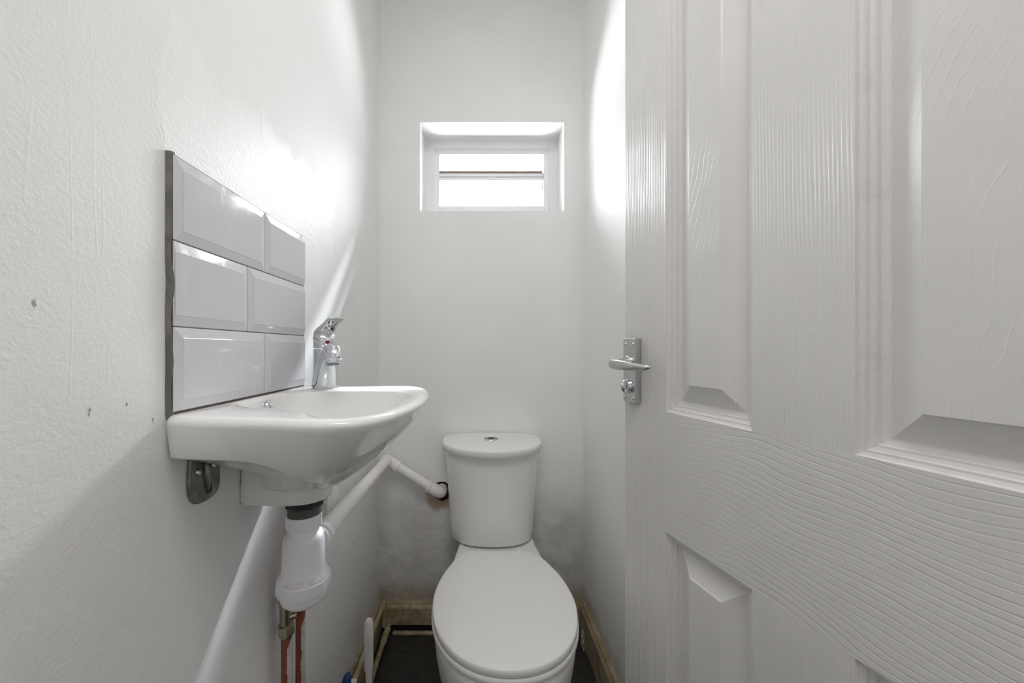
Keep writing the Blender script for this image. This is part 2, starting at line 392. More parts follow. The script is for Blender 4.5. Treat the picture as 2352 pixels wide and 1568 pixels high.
# local +x = (.2278,-.9737); local +y = (.9737,.2278) -> into the leaf away from the camera
ST, PW, MW = 1.069*hD, 1.459*hD, DW-2*(1.069+1.459)*hD
S = [0, ST, ST+PW, ST+PW+MW, ST+2*PW+MW, DW]
ZR = [.008, .205, .716, .955, 1.865, DH]
def dq(x0, x1, z0, z1, i): return midx(([(x0,0,z0),(x1,0,z0),(x1,0,z1),(x0,0,z1)], [[0,1,2,3]]), i)
leaf = [dq(S[0], S[1], ZR[0], ZR[5], 0), dq(S[4], S[5], ZR[0], ZR[5], 0)]
for (z0, z1) in ((ZR[0],ZR[1]),(ZR[2],ZR[3]),(ZR[4],ZR[5])): leaf.append(dq(S[1], S[4], z0, z1, 1))
for (z0, z1) in ((ZR[1],ZR[2]),(ZR[3],ZR[4])): leaf.append(dq(S[2], S[3], z0, z1, 0))
bx = box(0, DW, 0, DT, ZR[0], DH); bx[1].pop(2); leaf.append(midx(bx, 0))
PRO = [(0,0),(.0015,.0035),(.005,.0045),(.0075,.0045),(.0085,.0075),(.0125,.0085),(.0145,.0085),(.0155,.0125),(.021,.0135),(.0235,.0135)]
PRO = [(a, b*1.3) for a, b in PRO]
PRO2 = [(.0235,.01755),(.055,.0040),(.0572,.0015)]
moulds, fields = [], []
for (x0, x1) in ((S[1],S[2]),(S[3],S[4])):
    for (z0, z1) in ((ZR[1],ZR[2]),(ZR[3],ZR[4])):
        rr = lambda pr: [[(x0+i,y,z0+i),(x1-i,y,z0+i),(x1-i,y,z1-i),(x0+i,y,z1-i)] for i, y in pr]
        moulds.append((midx(loft(rr(PRO), False, False), 0)))
        fields.append((midx(loft(rr(PRO2), False, True), 0)))
obj('door_leaf', join(*leaf), [M['door_v'], M['door_h']], door)
for mo, fi in zip(moulds, fields):
    pm = obj('panel_moulding', mo, M['door_mould'], door)
    obj('raised_panel', fi, M['door_p'], pm)
# lever lock
PX0, PX1, PZ0, PZ1, PT = .0135, .0565, .961, 1.1025, .0145
plate = obj('lock_plate', box(PX0, PX1, -PT, 0, PZ0, PZ1), M['chrome_door'], door, bevel=.0012)
def screw(x, z, r=.0042):
    o = obj('screw', lathe([(0,0),(r,0),(r,-.0006),(r*.8,-.0016),(r*.45,-.0021),(r*.4,-.0012),(0,-.0008)][::1], 20, (x, -PT, z), (0,1,0), False), M['steel'], plate, smooth=True)
    return o
for x, z in ((.0215,1.089),(.0485,1.089),(.0205,.9710),(.0485,.9710)): screw(x, z)
lz = 1.0455
lever_path = [(.022,-.0555,lz+.0005),(.026,-.0565,lz+.0005),(.034,-.0575,lz),(.055,-.0575,lz-.0005),(.08,-.0560,lz-.0015),(.10,-.0520,lz-.0022),(.115,-.0455,lz-.0028),(.125,-.039,lz-.003),(.130,-.033,lz-.003)]
hw = [.005,.0085,.0105,.0105,.0095,.0082,.0068,.0056,.003]; th = [.002,.0032,.0038,.004,.004,.0042,.0045,.0045,.003]
lp = crom(lever_path, 6); 
def interp(a, k): 
    t = k*(len(a)-1)/(len(lp)-1); i = min(int(t), len(a)-2); return a[i]+(a[i+1]-a[i])*(t-i)
lever = tube(lp, [(interp(hw, k), interp(th, k)) for k in range(len(lp))], 20)
stem = tube([(.036,-PT+.001,lz+.004),(.036,-.030,lz+.004),(.037,-.044,lz+.002),(.042,-.056,lz)], [.0118,.0095,.0085,.007], 20)
collar = lathe([(0,0),(.0145,0),(.0145,-.006),(.0125,-.008),(0,-.008)], 28, (.036,-PT,lz+.004), (0,1,0), False)
obj('lever', join(lever, stem, collar), M['chrome_door'], plate, smooth=True, angle=50)
tz = .9965
obj('thumb_turn', join(lathe([(0,0),(.0152,0),(.0152,-.0045),(.0135,-.0075),(.0122,-.0078),(.0113,-.0068),(0,-.0068)], 32, (.0335,-PT,tz), (0,1,0), False),
    tube([(.0335,-PT-.0085,tz-.0125),(.0335,-PT-.0115,tz-.008),(.0335,-PT-.013,tz),(.0335,-PT-.0115,tz+.008),(.0335,-PT-.0085,tz+.0125)], [(.004,.002),(.006,.0042),(.0065,.0050),(.006,.0042),(.004,.002)], 14)), M['chrome'], plate, smooth=True, angle=45)

# ------------------------------------------------------------------ TILED SPLASHBACK
TX = -.3725
sp = thing('tiled_splashback', 'splashback of six pale grey glossy brick shaped tiles above the basin', 'splashback', (XL, .64, 1.003))
ty0, ty1 = .4655, .818
tz_ = [1.0008, 1.1072, 1.2138, 1.3198]
rows = [[.4655, .6665, ty1], [.4655, .6165, ty1], [.4655, .6665, ty1]]
def bev_tile(y0, y1, z0, z1, b0, b1):
    g = .0008; y0 += g; y1 -= g; z0 += g; z1 -= g; bv = .0135; e = .0030
    r0 = [(y0,z0),(y1,z0),(y1,z1),(y0,z1)]
    i0, i1 = (bv if b0 else .0008), (bv if b1 else .0008)
    r2 = [(y0+i0,z0+bv),(y1-i1,z0+bv),(y1-i1,z1-bv),(y0+i0,z1-bv)]
    ed = TX-e
    rings = [[(XL+.003,y,z) for y, z in r0], [(ed,y,z) for y, z in r0]]
    mid = [(ed if True else TX, y, z) for y, z in r0]
    rings.append([(ed+.0006, y+(.0006 if k in (0,3) else -.0006), z+(.0006 if k < 2 else -.0006)) for k, (y, z) in enumerate(r0)])
    rings.append([(TX-.0003, r2[k][0]*.96+r0[k][0]*.04, r2[k][1]*.96+r0[k][1]*.04) for k in range(4)])
    rings.append([(TX, y, z) for y, z in r2])
    return loft(rings, False, True)
tl = []
for r, (z0, z1) in zip(rows, zip(tz_, tz_[1:])):
    for k, (a, b) in enumerate(zip(r, r[1:])):
        tl.append(bev_tile(a, b, z0, z1, not (r[1] < .65 and k == 0), k == 0))
obj('glazed_tiles', join(*tl), M['tile'], sp, origin=sp.location, smooth=True, angle=4)
# exposed near edge: grey adhesive and the reddish tile body
ed = []
rg = []
for k in range(30):
    z = .995+ (1.3225-.995)*k/29; w = .0032*mnoise.noise(Vector((0, z*22, 3)))
    rg.append([(XL, ty0-.002+w*.4, z), (XL, ty0+.004, z), (XL+.0072+w, ty0+.004, z), (XL+.0068+w, ty0-.0005, z)])
obj('adhesive_edge', loft(rg), M['tile_edge'], sp, origin=sp.location)
obj('tile_body', box(XL+.004, TX-.0032, ty0+.0004, ty0+.003, 1.002, 1.319), M['biscuit'], sp, origin=sp.location)
obj('joint_backing', box(XL+.002, TX-.0036, ty0+.003, ty1-.001, 1.0012, 1.3203), M['joint'], sp, origin=sp.location)
obj('sealant_gap', box(XL+.004, TX-.0030, ty0+.004, ty1-.001, .9987, 1.0012), M['biscuit'], sp, origin=sp.location)

# ------------------------------------------------------------------ WASH BASIN
CU, CV = .632, 0
NB = 120
ANG = [2*PI*i/NB for i in range(NB)]
def polar(ctrl, c=(.12, 0), per=14, closed=True):
    pts = crom([(a, b, 0) for a, b in ctrl], per, True)
    an = np.array([math.atan2(p.y-c[1], p.x-c[0]) % (2*PI) for p in pts]); rr = np.array([math.hypot(p.x-c[0], p.y-c[1]) for p in pts])
    o = np.argsort(an); an, rr = an[o], rr[o]
    an = np.concatenate([an-2*PI, an, an+2*PI]); rr = np.concatenate([rr]*3)
    return [(c[0]+np.interp(t, an, rr)*math.cos(t), c[1]+np.interp(t, an, rr)*math.sin(t)) for t in ANG]
near = [(.0005,-.155),(.001,-.166),(.008,-.176),(.03,-.184),(.07,-.190),(.134,-.197),(.185,-.2065),(.222,-.207),(.252,-.190),(.273,-.155),(.287,-.10),(.2945,-.045)]
mir = lambda L: L + [(L[-1][0]+.0015, 0)] + [(a, -b) for a, b in L[::-1]]
OUT = polar(mir(near)+[(.0005,.08),(.0005,0),(.0005,-.08)])
BOT = polar(mir([(.0005,-.150),(.001,-.163),(.012,-.172),(.06,-.178),(.10,-.172),(.135,-.158),(.155,-.138),(.168,-.108),(.176,-.055)])+[(.0005,.08),(.0005,0),(.0005,-.08)])
BOWL = polar([(.020,-.03),(.028,-.068),(.055,-.088),(.10,-.098),(.145,-.122),(.178,-.160),(.215,-.178),(.243,-.152),(.259,-.09),(.264,0),(.252,.07),(.226,.105),(.18,.115),(.12,.114),(.065,.108),(.034,.086),(.021,.04)])
def W(u, v, z): return Vector((XL+.0006+u, .632+v, z))
ZT = .9985
def inset(L, k, c=(.12,0)):
    o = []
    for (u, v) in L:
        r = math.hypot(u-c[0], v-c[1]); f = (r-k)/r
        uu, vv = c[0]+(u-c[0])*f, c[1]+(v-c[1])*f
        if u < .004: uu = u
        o.append((uu, vv))
    return o
def zbot(u, v):           # bottom edge of the apron: level along the wall, dipping under the front
    return float(np.interp(u, [.05,.075,.10,.12,.135,.153,.163,.170,.177], [.9465,.9458,.9425,.9350,.926,.910,.899,.890,.884]))
rings = []
dr = (.083, .023)
def bowl_ring(s, z): return [W(dr[0]+(u-dr[0])*s, dr[1]+(v-dr[1])*s, z) for u, v in BOWL]
for s, z in ((.12,.861),(.35,.866),(.6,.882),(.78,.910),(.90,.945),(.955,.975),(.985,.990)): rings.append(bowl_ring(s, z))
rings.append(bowl_ring(1.0, .9955))
rings.append([W(*((np.array(a)*.8+np.array(b)*.2)), ZT-.0008) for a, b in zip(BOWL, OUT)])
rings.append([W(u, v, ZT) for u, v in inset(OUT, .014)])
rings.append([W(u, v, ZT-.0008) for u, v in inset(OUT, .006)])
rings.append([W(u, v, ZT-.0035) for u, v in inset(OUT, .0018)])
rings.append([W(u, v, ZT-.008) for u, v in OUT])
for k in range(1, 15):
    t = k/14; rg = []
    for (u, v), (bu, bv) in zip(OUT, BOT):
        zb_ = zbot(bu, bv); ax, az = 1-math.cos(t*PI/2), math.sin(t*PI/2)
        fx = .36*ax+.64*t; fz = .36*az+.64*t
        rg.append(W(u+(bu-u)*fx, v+(bv-v)*fx, ZT-.008+(zb_-ZT+.008)*fz))
    rings.append(rg)
rings.append([W(.083+(u-.083)*.955 if u > .004 else u, v*.955, zbot(u, v)+.001-.004) for u, v in BOT])
# cup round the waste with a web back to the wall
def cup(r, hw):
    c = (.070, .023)
    ctrl = [(.0006,.023-hw),(.03,.023-hw*.97)] + [(dr[0]+r*math.cos(a), dr[1]+r*math.sin(a)) for a in [-PI*.5+PI*k/8 for k in range(9)]] + [(.03,.023+hw*.97),(.0006,.023+hw),(.0006,.023)]
    pts = [Vector((a, b, 0)) for a, b in ctrl]
    dense = []
    for i in range(len(pts)):
        a, b = pts[i], pts[(i+1) % len(pts)]
        dense += [a+(b-a)*k/12 for k in range(12)]
    an = np.array([math.atan2(p.y-c[1], p.x-c[0]) % (2*PI) for p in dense]); rr = np.array([math.hypot(p.x-c[0], p.y-c[1]) for p in dense])
    o = np.argsort(an); an, rr = an[o], rr[o]; an = np.concatenate([an-2*PI, an, an+2*PI]); rr = np.concatenate([rr]*3)
    return [(c[0]+np.interp(t, an, rr)*math.cos(t), c[1]+np.interp(t, an, rr)*math.sin(t)) for t in ANG]
for r, hwall, zf, zw in ((.080,.050,.881,.940),(.0765,.049,.872,.925),(.069,.0485,.862,.905),(.058,.0485,.8545,.885),(.0495,.0485,.8520,.868)):
    rings.append([W(u, v, zw+(zf-zw)*min(1, max(0, u/.045))) for u, v in cup(r, hwall)])
for r, hwall, zf, zw in ((.0478,.0485,.8505,.860),(.0470,.0485,.840,.846),(.0455,.0480,.8275,.8300),(.0440,.0475,.8260,.8285)):
    rings.append([W(u, v, zw+(zf-zw)*min(1, max(0, u/.07))) for u, v in cup(r, hwall)])
basin = thing('wash_basin', 'small white ceramic wash basin fixed to the left wall below the tiles', 'wash basin', (XL, .632, .82))
bl = basin.location
obj('basin_bowl', loft(rings, True, True), M['ceramic'], basin, smooth=True, angle=60, origin=bl)
lug = obj('fixing_lug', box(XL+.0006, XL+.010, .607, .640, .832, .862), M['ceramic'], basin, origin=bl, bevel=.003)
hp = P(577, 1143, .632); hp.x = XL+.0102
obj('fixing_hole', lathe([(.0005,.0),(.0052,.0),(.0052,.0006),(.0005,.0006)], 20, (XL+.0099, .632, hp.z), (1,0,0)), M['dark'], lug, origin=bl)
ov = W(.024, .018, .979)
obj('overflow_ring', join(lathe([(.0105,-.004),(.0120,.000),(.0115,.0035),(.0095,.0045),(.0080,.003),(.0075,-.004)], 32, ov, (1,.05,.25), False)), M['chrome'], basin, smooth=True, origin=bl)
wc = W(dr[0], dr[1], .826)
obj('waste_flange', lathe([(.004,.0363),(.028,.0370),(.031,.0385),(.028,.0400),(.018,.0395),(.004,.0385)], 28, wc, (0,0,1)), M['chrome'], basin, smooth=True, origin=bl)
obj('back_nut', join(lathe([(.010,.003),(.0395,.003),(.0395,-.0035),(.032,-.006),(.010,-.006)], 40, wc), lathe([(.010,-.004),(.0318,-.004),(.0318,-.0150),(.010,-.0155)], 8, wc)), M['black'], basin, origin=bl, bevel=.0008)
pr = [(.012,-.014),(.0275,-.014)]
for k in range(8): pr += [(.0262,-.0165-k*.0024),(.0276,-.0177-k*.0024)]
pr = pr[:-4]+[(.0262,-.0303),(.012,-.0303)]
obj('threaded_tail', lathe(pr, 36, wc), M['thread'], basin, smooth=True, angle=35, origin=bl)

# ------------------------------------------------------------------ BOTTLE TRAP
tc = Vector((wc.x-.0015, wc.y, .7955))
trap = thing('bottle_trap', 'white plastic bottle trap hanging under the basin', 'trap', tc)
def ribs(r, z0, z1, n, w=.003, d=.0018, ph=0):
    out = []
    for k in range(n):
        a = ph+2*PI*k/n; ca, sa = math.cos(a), math.sin(a); V = []
        for z in (z0, z1):
            for rr in (r-.001, r+d):
                for s in (-w/2, w/2): V.append((tc.x+ca*rr-sa*s, tc.y+sa*rr+ca*s, tc.z+z))
        out.append((V, [[0,1,3,2],[4,6,7,5],[0,4,5,1],[2,3,7,6],[0,2,6,4],[1,5,7,3]]))
    return out
obj('top_nut', join(lathe([(.004,-.003),(.0262,-.003),(.0262,.0),(.0278,0),(.0286,-.002),(.0286,-.020),(.0278,-.0225),(.0245,-.0225)], 40, tc), *ribs(.0286, -.020, -.002, 11, .003, .0012)), M['trap_white'], trap, origin=tc, smooth=True, angle=35)
obj('trap_body', lathe([(.0240,-.0215),(.0245,-.029),(.0258,-.032),(.0295,-.034),(.0322,-.038),(.0330,-.044),(.0352,-.092),(.0368,-.099),(.0400,-.104),(.0412,-.1065),(.0408,-.1085),(.0300,-.109)], 48, tc), M['trap_dirty'], trap, origin=tc, smooth=True, angle=50)
obj('bottle_cap', join(lathe([(.030,-.1075),(.0415,-.1075),(.0430,-.109),(.0430,-.1275),(.0418,-.130),(.0388,-.1305),(.0383,-.137),(.0355,-.145),(.030,-.150),(.020,-.1525),(.004,-.153)], 48, tc), *ribs(.0430, -.1275, -.110, 9, .0035, .0012, .3)), M['trap_white'], trap, origin=tc, smooth=True, angle=35)
# outlet stub with its ring nut
o0 = Vector((tc.x+.004, tc.y+.010, .7385)); od = Vector((-.07, 1, -.085)).normalized()
st = Vector((-.2905, .688, .7350))
obj('outlet_stub', join(tube([o0, st+od*.004], .0195, 28), lathe([(.0190,-.010),(.0222,-.010),(.0222,.004),(.0190,.004)], 28, st, od)), M['trap_white'], trap, origin=tc, smooth=True, angle=40)
fl = st+od*.014
rn = [lathe([(.0195,-.009),(.0228,-.009),(.0236,-.006),(.0236,.006),(.0225,.010),(.0195,.010)], 32, fl, od)]
qd = Vector((0,0,1)).rotation_difference(od)
for k in range(10):
    a = 2*PI*k/10; dirv = qd @ Vector((math.cos(a), math.sin(a), 0)); rn.append(tube([fl+dirv*.0236-od*.006, fl+dirv*.0236+od*.008], .0018, 8))
rn.append(lathe([(.0195,-.0122),(.0260,-.0122),(.0260,-.0095),(.0195,-.0095)], 32, fl, od))
obj('outlet_nut', join(*rn), M['trap_white'], trap, origin=tc, smooth=True, angle=40)

# ------------------------------------------------------------------ WASTE PIPE
p0 = fl+od*.0106; p1 = Vector((-.3415, 1.415, .662)); p2 = P(1010, 1131, 1.420); 
wp = thing('waste_pipe', 'white waste pipe falling along the left wall to a rusty hole behind the toilet', 'pipe', p1)
e1 = p1; dA = (p0-p1).normalized(); dB = (p2-p1).normalized()
obj('long_run', tube([p0, p0+(p1-p0).normalized()*.05, p0+(p1-p0).normalized()*.07, p1+dA*.012], [.0192,.0190,.0172,.0172], 28), M['pvc_pipe'], wp, origin=p1, smooth=True, angle=50)
obj('short_run', tube([p1+dB*.03, p2-dB*.02], .0180, 28), M['pvc_pipe'], wp, origin=p1, smooth=True, angle=50)
obj('corner_elbow', join(tube([p1+dA*.030, p1+dA*.022, p1+dA*.010, p1+dB*.004, p1+dB*.025, p1+dB*.038], [.0212,.0218,.0225,.0228,.0216,.0214], 28),
    tube([p1+dB*.037, p1+dB*.039, p1+dB*.049, p1+dB*.050], [.0215,.0235,.0235,.0205], 28)), M['pvc_pipe'], wp, origin=p1, smooth=True, angle=50)
endp = p2+Vector((.004,.05,-.004))
obj('wall_elbow', join(tube([p2-dB*.052, p2-dB*.050, p2-dB*.041, p2-dB*.039], [.0205,.0238,.0238,.0215], 28), tube(fillet([p2-dB*.040, p2+dB*.004, endp], .022, 8), .0222, 28),
    tube([p2-dB*.024, p2-dB*.0225], [.0232,.0232], 28)), M['pvc_pipe'], wp, origin=p1, smooth=True, angle=50)

# ------------------------------------------------------------------ BRACKET on the wall below the basin
br = thing('basin_bracket', 'dark zinc wall bracket plate screwed to the left wall under the basin', 'bracket', (XL, .53, .90))
def bpt(px, py):                      # on the wall plane
    d = (XL+.002)*F/(px-1098); return (d, CAMZ-(py-800)*d/F)
outl = [bpt(x, y) for x, y in ((434,1050),(431,1090),(431,1125),(435,1146),(443,1155),(452,1157),(466,1152),(485,1140),(496,1128),(502,1112),(503,1090),(501,1050))]
outl = [(p.x, p.y) for p in crom([(a, b, 0) for a, b in outl], 5, False)]
obj('plate', loft([[(XL+.0005, y, z) for y, z in outl], [(XL+.0035, y, z) for y, z in outl], [(XL+.0045, .531+(y-.531)*.95, .90+(z-.90)*.97) for y, z in outl]]), M['zinc'], br, origin=br.location)
def onw(px, py, off=.0045): y, z = bpt(px, py); return Vector((XL+off, y, z))
obj('hook_rib', join(tube([onw(469,1052,.006), onw(469,1085,.006), onw(471,1108,.0065), onw(474,1132,.003)], [.005,.0052,.0038,.003], 14)), M['zinc'], br, origin=br.location, smooth=True)
obj('hook_slot', tube([onw(477,1095), onw(478,1118), onw(477,1131)], [.002,.003,.002], 10), M['dark'], br, origin=br.location, smooth=True)
for px, py in ((451,1084),(485,1066)):
    obj('screw', lathe([(0,0),(.0052,0),(.0052,.001),(.004,.003),(.002,.0038),(0,.004)], 20, onw(px, py), (1,0,0), False), M['steel'], br, origin=br.location, smooth=True)

# ------------------------------------------------------------------ WHITE BLOCK on the wall
bk = [(.862,.690,.765),(.962,.672,.752),(.957,.690,.69),(.868,.675,.68)]
ring = lambda x, s: [(x, y, z) for y, z in s]
blk = loft([ring(XL+.0005, [(.845,.800),(.950,.800),(1.005,.698),(.850,.672)]), ring(XL+.020, [(.845,.800),(.935,.800),(.985,.702),(.850,.674)]), ring(XL+.044, [(.850,.795),(.890,.795),(.935,.708),(.855,.684)])])
o = obj('white_block', blk, M['block'], origin=(XL, .91, .70), bevel=.004)
tag(o, 'rough white block on the left wall, half hidden between the basin and the waste pipe', 'block')

# ------------------------------------------------------------------ MIXER TAP
tb = W(.064, .158, ZT); f = Vector((.51, -.86, 0)).normalized(); sd = Vector((-f.y, f.x, 0))
tap = thing('mixer_tap', 'chrome mixer tap with raised lever standing on the basin', 'tap', tb)
def L(a, b, c): return tb + f*a + sd*b + Vector((0,0,c))
def sec(cz, ca, ra, rb, n=28, tilt=0):
    return [L(ca+ra*math.cos(2*PI*k/n), rb*math.sin(2*PI*k/n), cz + tilt*ra*math.cos(2*PI*k/n)) for k in range(n)]
bodyr = [sec(.0, .0, .0262, .0262), sec(.002, 0, .0265, .0265), sec(.010, 0, .0255, .0260), sec(.03, 0, .0235, .0240), sec(.06, -.001, .0228, .0228), sec(.078, -.002, .0225, .0228), sec(.0805, -.002, .0212, .0215)]
obj('tap_body', loft(bodyr), M['chrome'], tap, smooth=True, angle=50, origin=tb)
spath = [(.001,.0,.001),(.006,0,.018),(.014,0,.034),(.027,0,.050),(.044,0,.064),(.062,0,.072),(.076,0,.0735),(.087,0,.068),(.092,0,.059)]
sp_r = [(.0262,.0268),(.0240,.0248),(.0225,.0228),(.0205,.0205),(.0180,.0195),(.0165,.0195),(.0155,.0200),(.0148,.0198),(.0138,.0185)]
pts = crom([L(*p) for p in spath], 6); 
def ip(k):
    t = k*(len(sp_r)-1)/(len(pts)-1); i = min(int(t), len(sp_r)-2); u = t-i
    return tuple(sp_r[i][j]+(sp_r[i+1][j]-sp_r[i][j])*u for j in (0,1))
obj('spout', tube(pts, [ip(k) for k in range(len(pts))], 28), M['chrome'], tap, smooth=True, angle=60, origin=tb)
ax = (L(.094,0,.052)-L(.091,0,.061)).normalized(); ac = L(.0915,0,.0585)
aer = obj('aerator', lathe([(.0120,-.006),(.0155,-.003),(.0158,.000),(.0140,.001),(.0140,.0055),(.0132,.0065),(.0114,.0065),(.0112,.0050)], 32, ac, ax, False), M['chrome'], tap, smooth=True, angle=40, origin=tb)
obj('aerator_screen', lathe([(.0005,.0049),(.0115,.0049),(.0115,.0042),(.0005,.0042)], 28, ac, ax), M['mesh_grey'], aer, origin=tb)
cap = loft([sec(.0825, -.002, .0218, .0222), sec(.084, -.002, .0228, .0232), sec(.100, -.002, .0226, .0230), sec(.108, -.003, .0205, .0215), sec(.114, -.006, .0150, .018), sec(.117, -.008, .006, .010)])
blade = [(-.020,.0,.100),(-.008,.0,.1145),(.006,0,.1215),(.022,0,.1300),(.038,0,.1370),(.048,0,.1405),(.056,0,.1392)]
br_ = [(.006,.018),(.010,.0205),(.010,.0190),(.0065,.0160),(.005,.0165),(.0042,.0170),(.0022,.0135)]
f2 = Vector((.72, -.69, 0)).normalized(); bp = crom([tb+f2*p[0]+Vector((0,0,p[2])) for p in blade], 6)
def ip2(k):
    t = k*(len(br_)-1)/(len(bp)-1); i = min(int(t), len(br_)-2); u = t-i
    return tuple(br_[i][j]+(br_[i+1][j]-br_[i][j])*u for j in (0,1))
lev = obj('lever_handle', join(cap, tube(bp, [ip2(k) for k in range(len(bp))], 24)), M['chrome'], tap, smooth=True, angle=60, origin=tb)
obj('temperature_dot', join(midx(lathe([(.0003,0),(.0040,0),(.0032,.0012),(.0003,.0014)], 20, L(.0200,.0005,.0945), f), 0), midx(lathe([(.0003,0),(.0036,0),(.0028,.0009),(.0003,.0010)], 16, L(.0198,.0018,.0945), f), 1)), [M['red'], M['bluedot']], lev, smooth=True, origin=tb)

# ------------------------------------------------------------------ COPPER SUPPLY PIPES
for k, (x, y, lab) in enumerate(((-.3605, .7125, 'copper supply pipe with a brass valve, part painted, nearer of the two under the basin'), (-.361, .7700, 'bare topped copper supply pipe, part painted, farther of the two under the basin'))):
    base = Vector((x, y, .565))
    t = thing('copper_pipe', lab, 'pipe', (x, y, 0), 'supply pipes under the basin')
    top = .548 if k == 0 else .70
    o = obj('pipe_run', tube([(x, y, 0), (x, y, .2), (x, y, .4), (x, y, top)], .0092, 24), M['copper'], t, smooth=True, angle=50, origin=base)
    o.location = (0, 0, .565)
    if k == 0:
        c0 = Vector((x, y, .0))
        vo = Vector((x, y, 0))
        val = obj('isolation_valve', join(lathe([(.010,.545),(.0155,.545),(.0155,.562),(.010,.562)], 6, (x,y,0)), lathe([(.0095,.538),(.0115,.541),(.0125,.546),(.0095,.548)], 24, (x,y,0)), lathe([(.009,.561),(.0115,.562),(.0115,.600),(.009,.601)], 24, (x,y,0)),
              lathe([(.010,.600),(.0155,.600),(.0155,.616),(.010,.616)], 6, (x,y,0)), lathe([(.001,.0),(.006,.0),(.006,.012),(.004,.013),(.001,.013)], 16, (x+.006,y-.002,.577), (.9,.3,.1))), M['brass'], t, origin=vo, bevel=.0006)
        obj('tail_pipe', tube(fillet([(x,y,.61),(x,y,.66),(x+.012,y+.025,.70),(x+.012,y+.030,.78)], .02, 6), .0085, 20), M['copper'], t, smooth=True, origin=base).location = (0,0,.565)
    else:
        obj('tail_pipe', tube([(x,y,.69),(x,y,.74),(x+.004,y-.01,.80)], .0085, 20), M['copper'], t, smooth=True, origin=base).location = (0,0,.565)

# ------------------------------------------------------------------ TOILET
TXc = .066; CXc = .050
wc_ = thing('toilet', 'white close coupled toilet with closed lid against the back wall', 'toilet', (TXc, 1.05, 0))
to = wc_.location
egg = [(1.2075,.098),(1.200,.108),(1.157,.137),(1.075,.168),(.99,.1815),(.92,.176),(.86,.157),(.812,.126),(.780,.087),(.763,.045)]
def eggring(back=1.2085, bw_=.094, n=96, c=1.03, front=.7575, extra=None):
    half = [(bw_, back)] + [(w, y) for y, w in egg]
    ctrl = [(0, back)] + [(bw_*.5, back)] + half + [(0, front)] + [(-a, b) for a, b in half[::-1]] + [(-bw_*.5, back)]
    pts = crom([(a, b, 0) for a, b in ctrl], 10, True)
    an = np.array([math.atan2(p.y-c, p.x) % (2*PI) for p in pts]); rr = np.array([math.hypot(p.x, p.y-c) for p in pts])
    o = np.argsort(an); an, rr = an[o], rr[o]; an = np.concatenate([an-2*PI, an, an+2*PI]); rr = np.concatenate([rr]*3)
    return [(np.interp(2*PI*k/n, an, rr)*math.cos(2*PI*k/n), c+np.interp(2*PI*k/n, an, rr)*math.sin(2*PI*k/n)) for k in range(n)]
EG = eggring()
def er(off, z, cy=1.03):
    o = []
    for (x, y) in EG:
        r = math.hypot(x, y-cy); k = (r+off)/r
        o.append(Vector((TXc+x*k, cy+(y-cy)*k, z)))
    return o
lid = obj('toilet_lid', loft([er(-.012,.4185), er(-.002,.4188), er(.0,.421), er(.0002,.429), er(-.0006,.4342), er(-.002,.4357), er(-.007,.4366), er(-.05,.4385), er(-.10,.4395)]), M['seat'], wc_, smooth=True, angle=70, origin=to)
obj('toilet_seat', loft([er(-.02,.4035), er(.0005,.4035), er(.0025,.406), er(.0025,.4135), er(.001,.4165), er(-.02,.4175)]), M['seat'], wc_, smooth=True, angle=60, origin=to)
for s in (-1, 1):
    obj('hinge', join(box(TXc+s*.064-.006, TXc+s*.064+.006, 1.1975, 1.2115, .428, .4386)), M['pvc_white'], wc_, origin=to, bevel=.0015)
# pan
def panring(k, z, back, bw_, shift, wf=1.0, n=96):
    o = []
    for (x, y) in PE:
        o.append(Vector((TXc + (x*k*wf), shift + (y-1.03)*k, z)))
    return o
half = [(.122,1.425),(.128,1.40),(.130,1.33),(.137,1.27),(.144,1.22),(.150,1.165)] + [(w-.004, y) for y, w in egg[3:]]
ctrl = [(0,1.43),(.06,1.43)] + half + [(0,.762)] + [(-a, b) for a, b in half[::-1]] + [(-.06,1.43)]
pp = crom([(a, b, 0) for a, b in ctrl], 10, True)
an = np.array([math.atan2(p.y-1.05, p.x) % (2*PI) for p in pp]); rr = np.array([math.hypot(p.x, p.y-1.05) for p in pp]); oo = np.argsort(an); an, rr = an[oo], rr[oo]
an = np.concatenate([an-2*PI, an, an+2*PI]); rr = np.concatenate([rr]*3)
PR = [(np.interp(2*PI*k/96, an, rr)*math.cos(2*PI*k/96), np.interp(2*PI*k/96, an, rr)*math.sin(2*PI*k/96)) for k in range(96)]
def pr_(z, sx, yf, yb):
    """front half scaled so that the nose reaches yf, back half so that the tail reaches yb"""
    o = []
    for x, y in PR:
        ky = (1.05-yf)/.288 if y < 0 else (yb-1.05)/.38
        o.append(Vector((TXc+x*sx, 1.05+y*ky, z)))
    return o
pan = [pr_(.30,.3,.97,1.1), pr_(.396,.5,.93,1.12), pr_(.4022,.90,.79,1.40), pr_(.4022,.985,.767,1.425), pr_(.3985,1.0,.762,1.428), pr_(.380,1.0,.762,1.43), pr_(.362,.992,.765,1.43), pr_(.33,.975,.773,1.43), pr_(.28,.935,.792,1.43), pr_(.22,.86,.83,1.43), pr_(.15,.75,.885,1.42), pr_(.09,.62,.945,1.42), pr_(.03,.62,.940,1.42), pr_(0,.63,.935,1.42)]
obj('pan', loft(pan, True, True), M['ceramic_wc'], wc_, smooth=True, angle=60, origin=to)
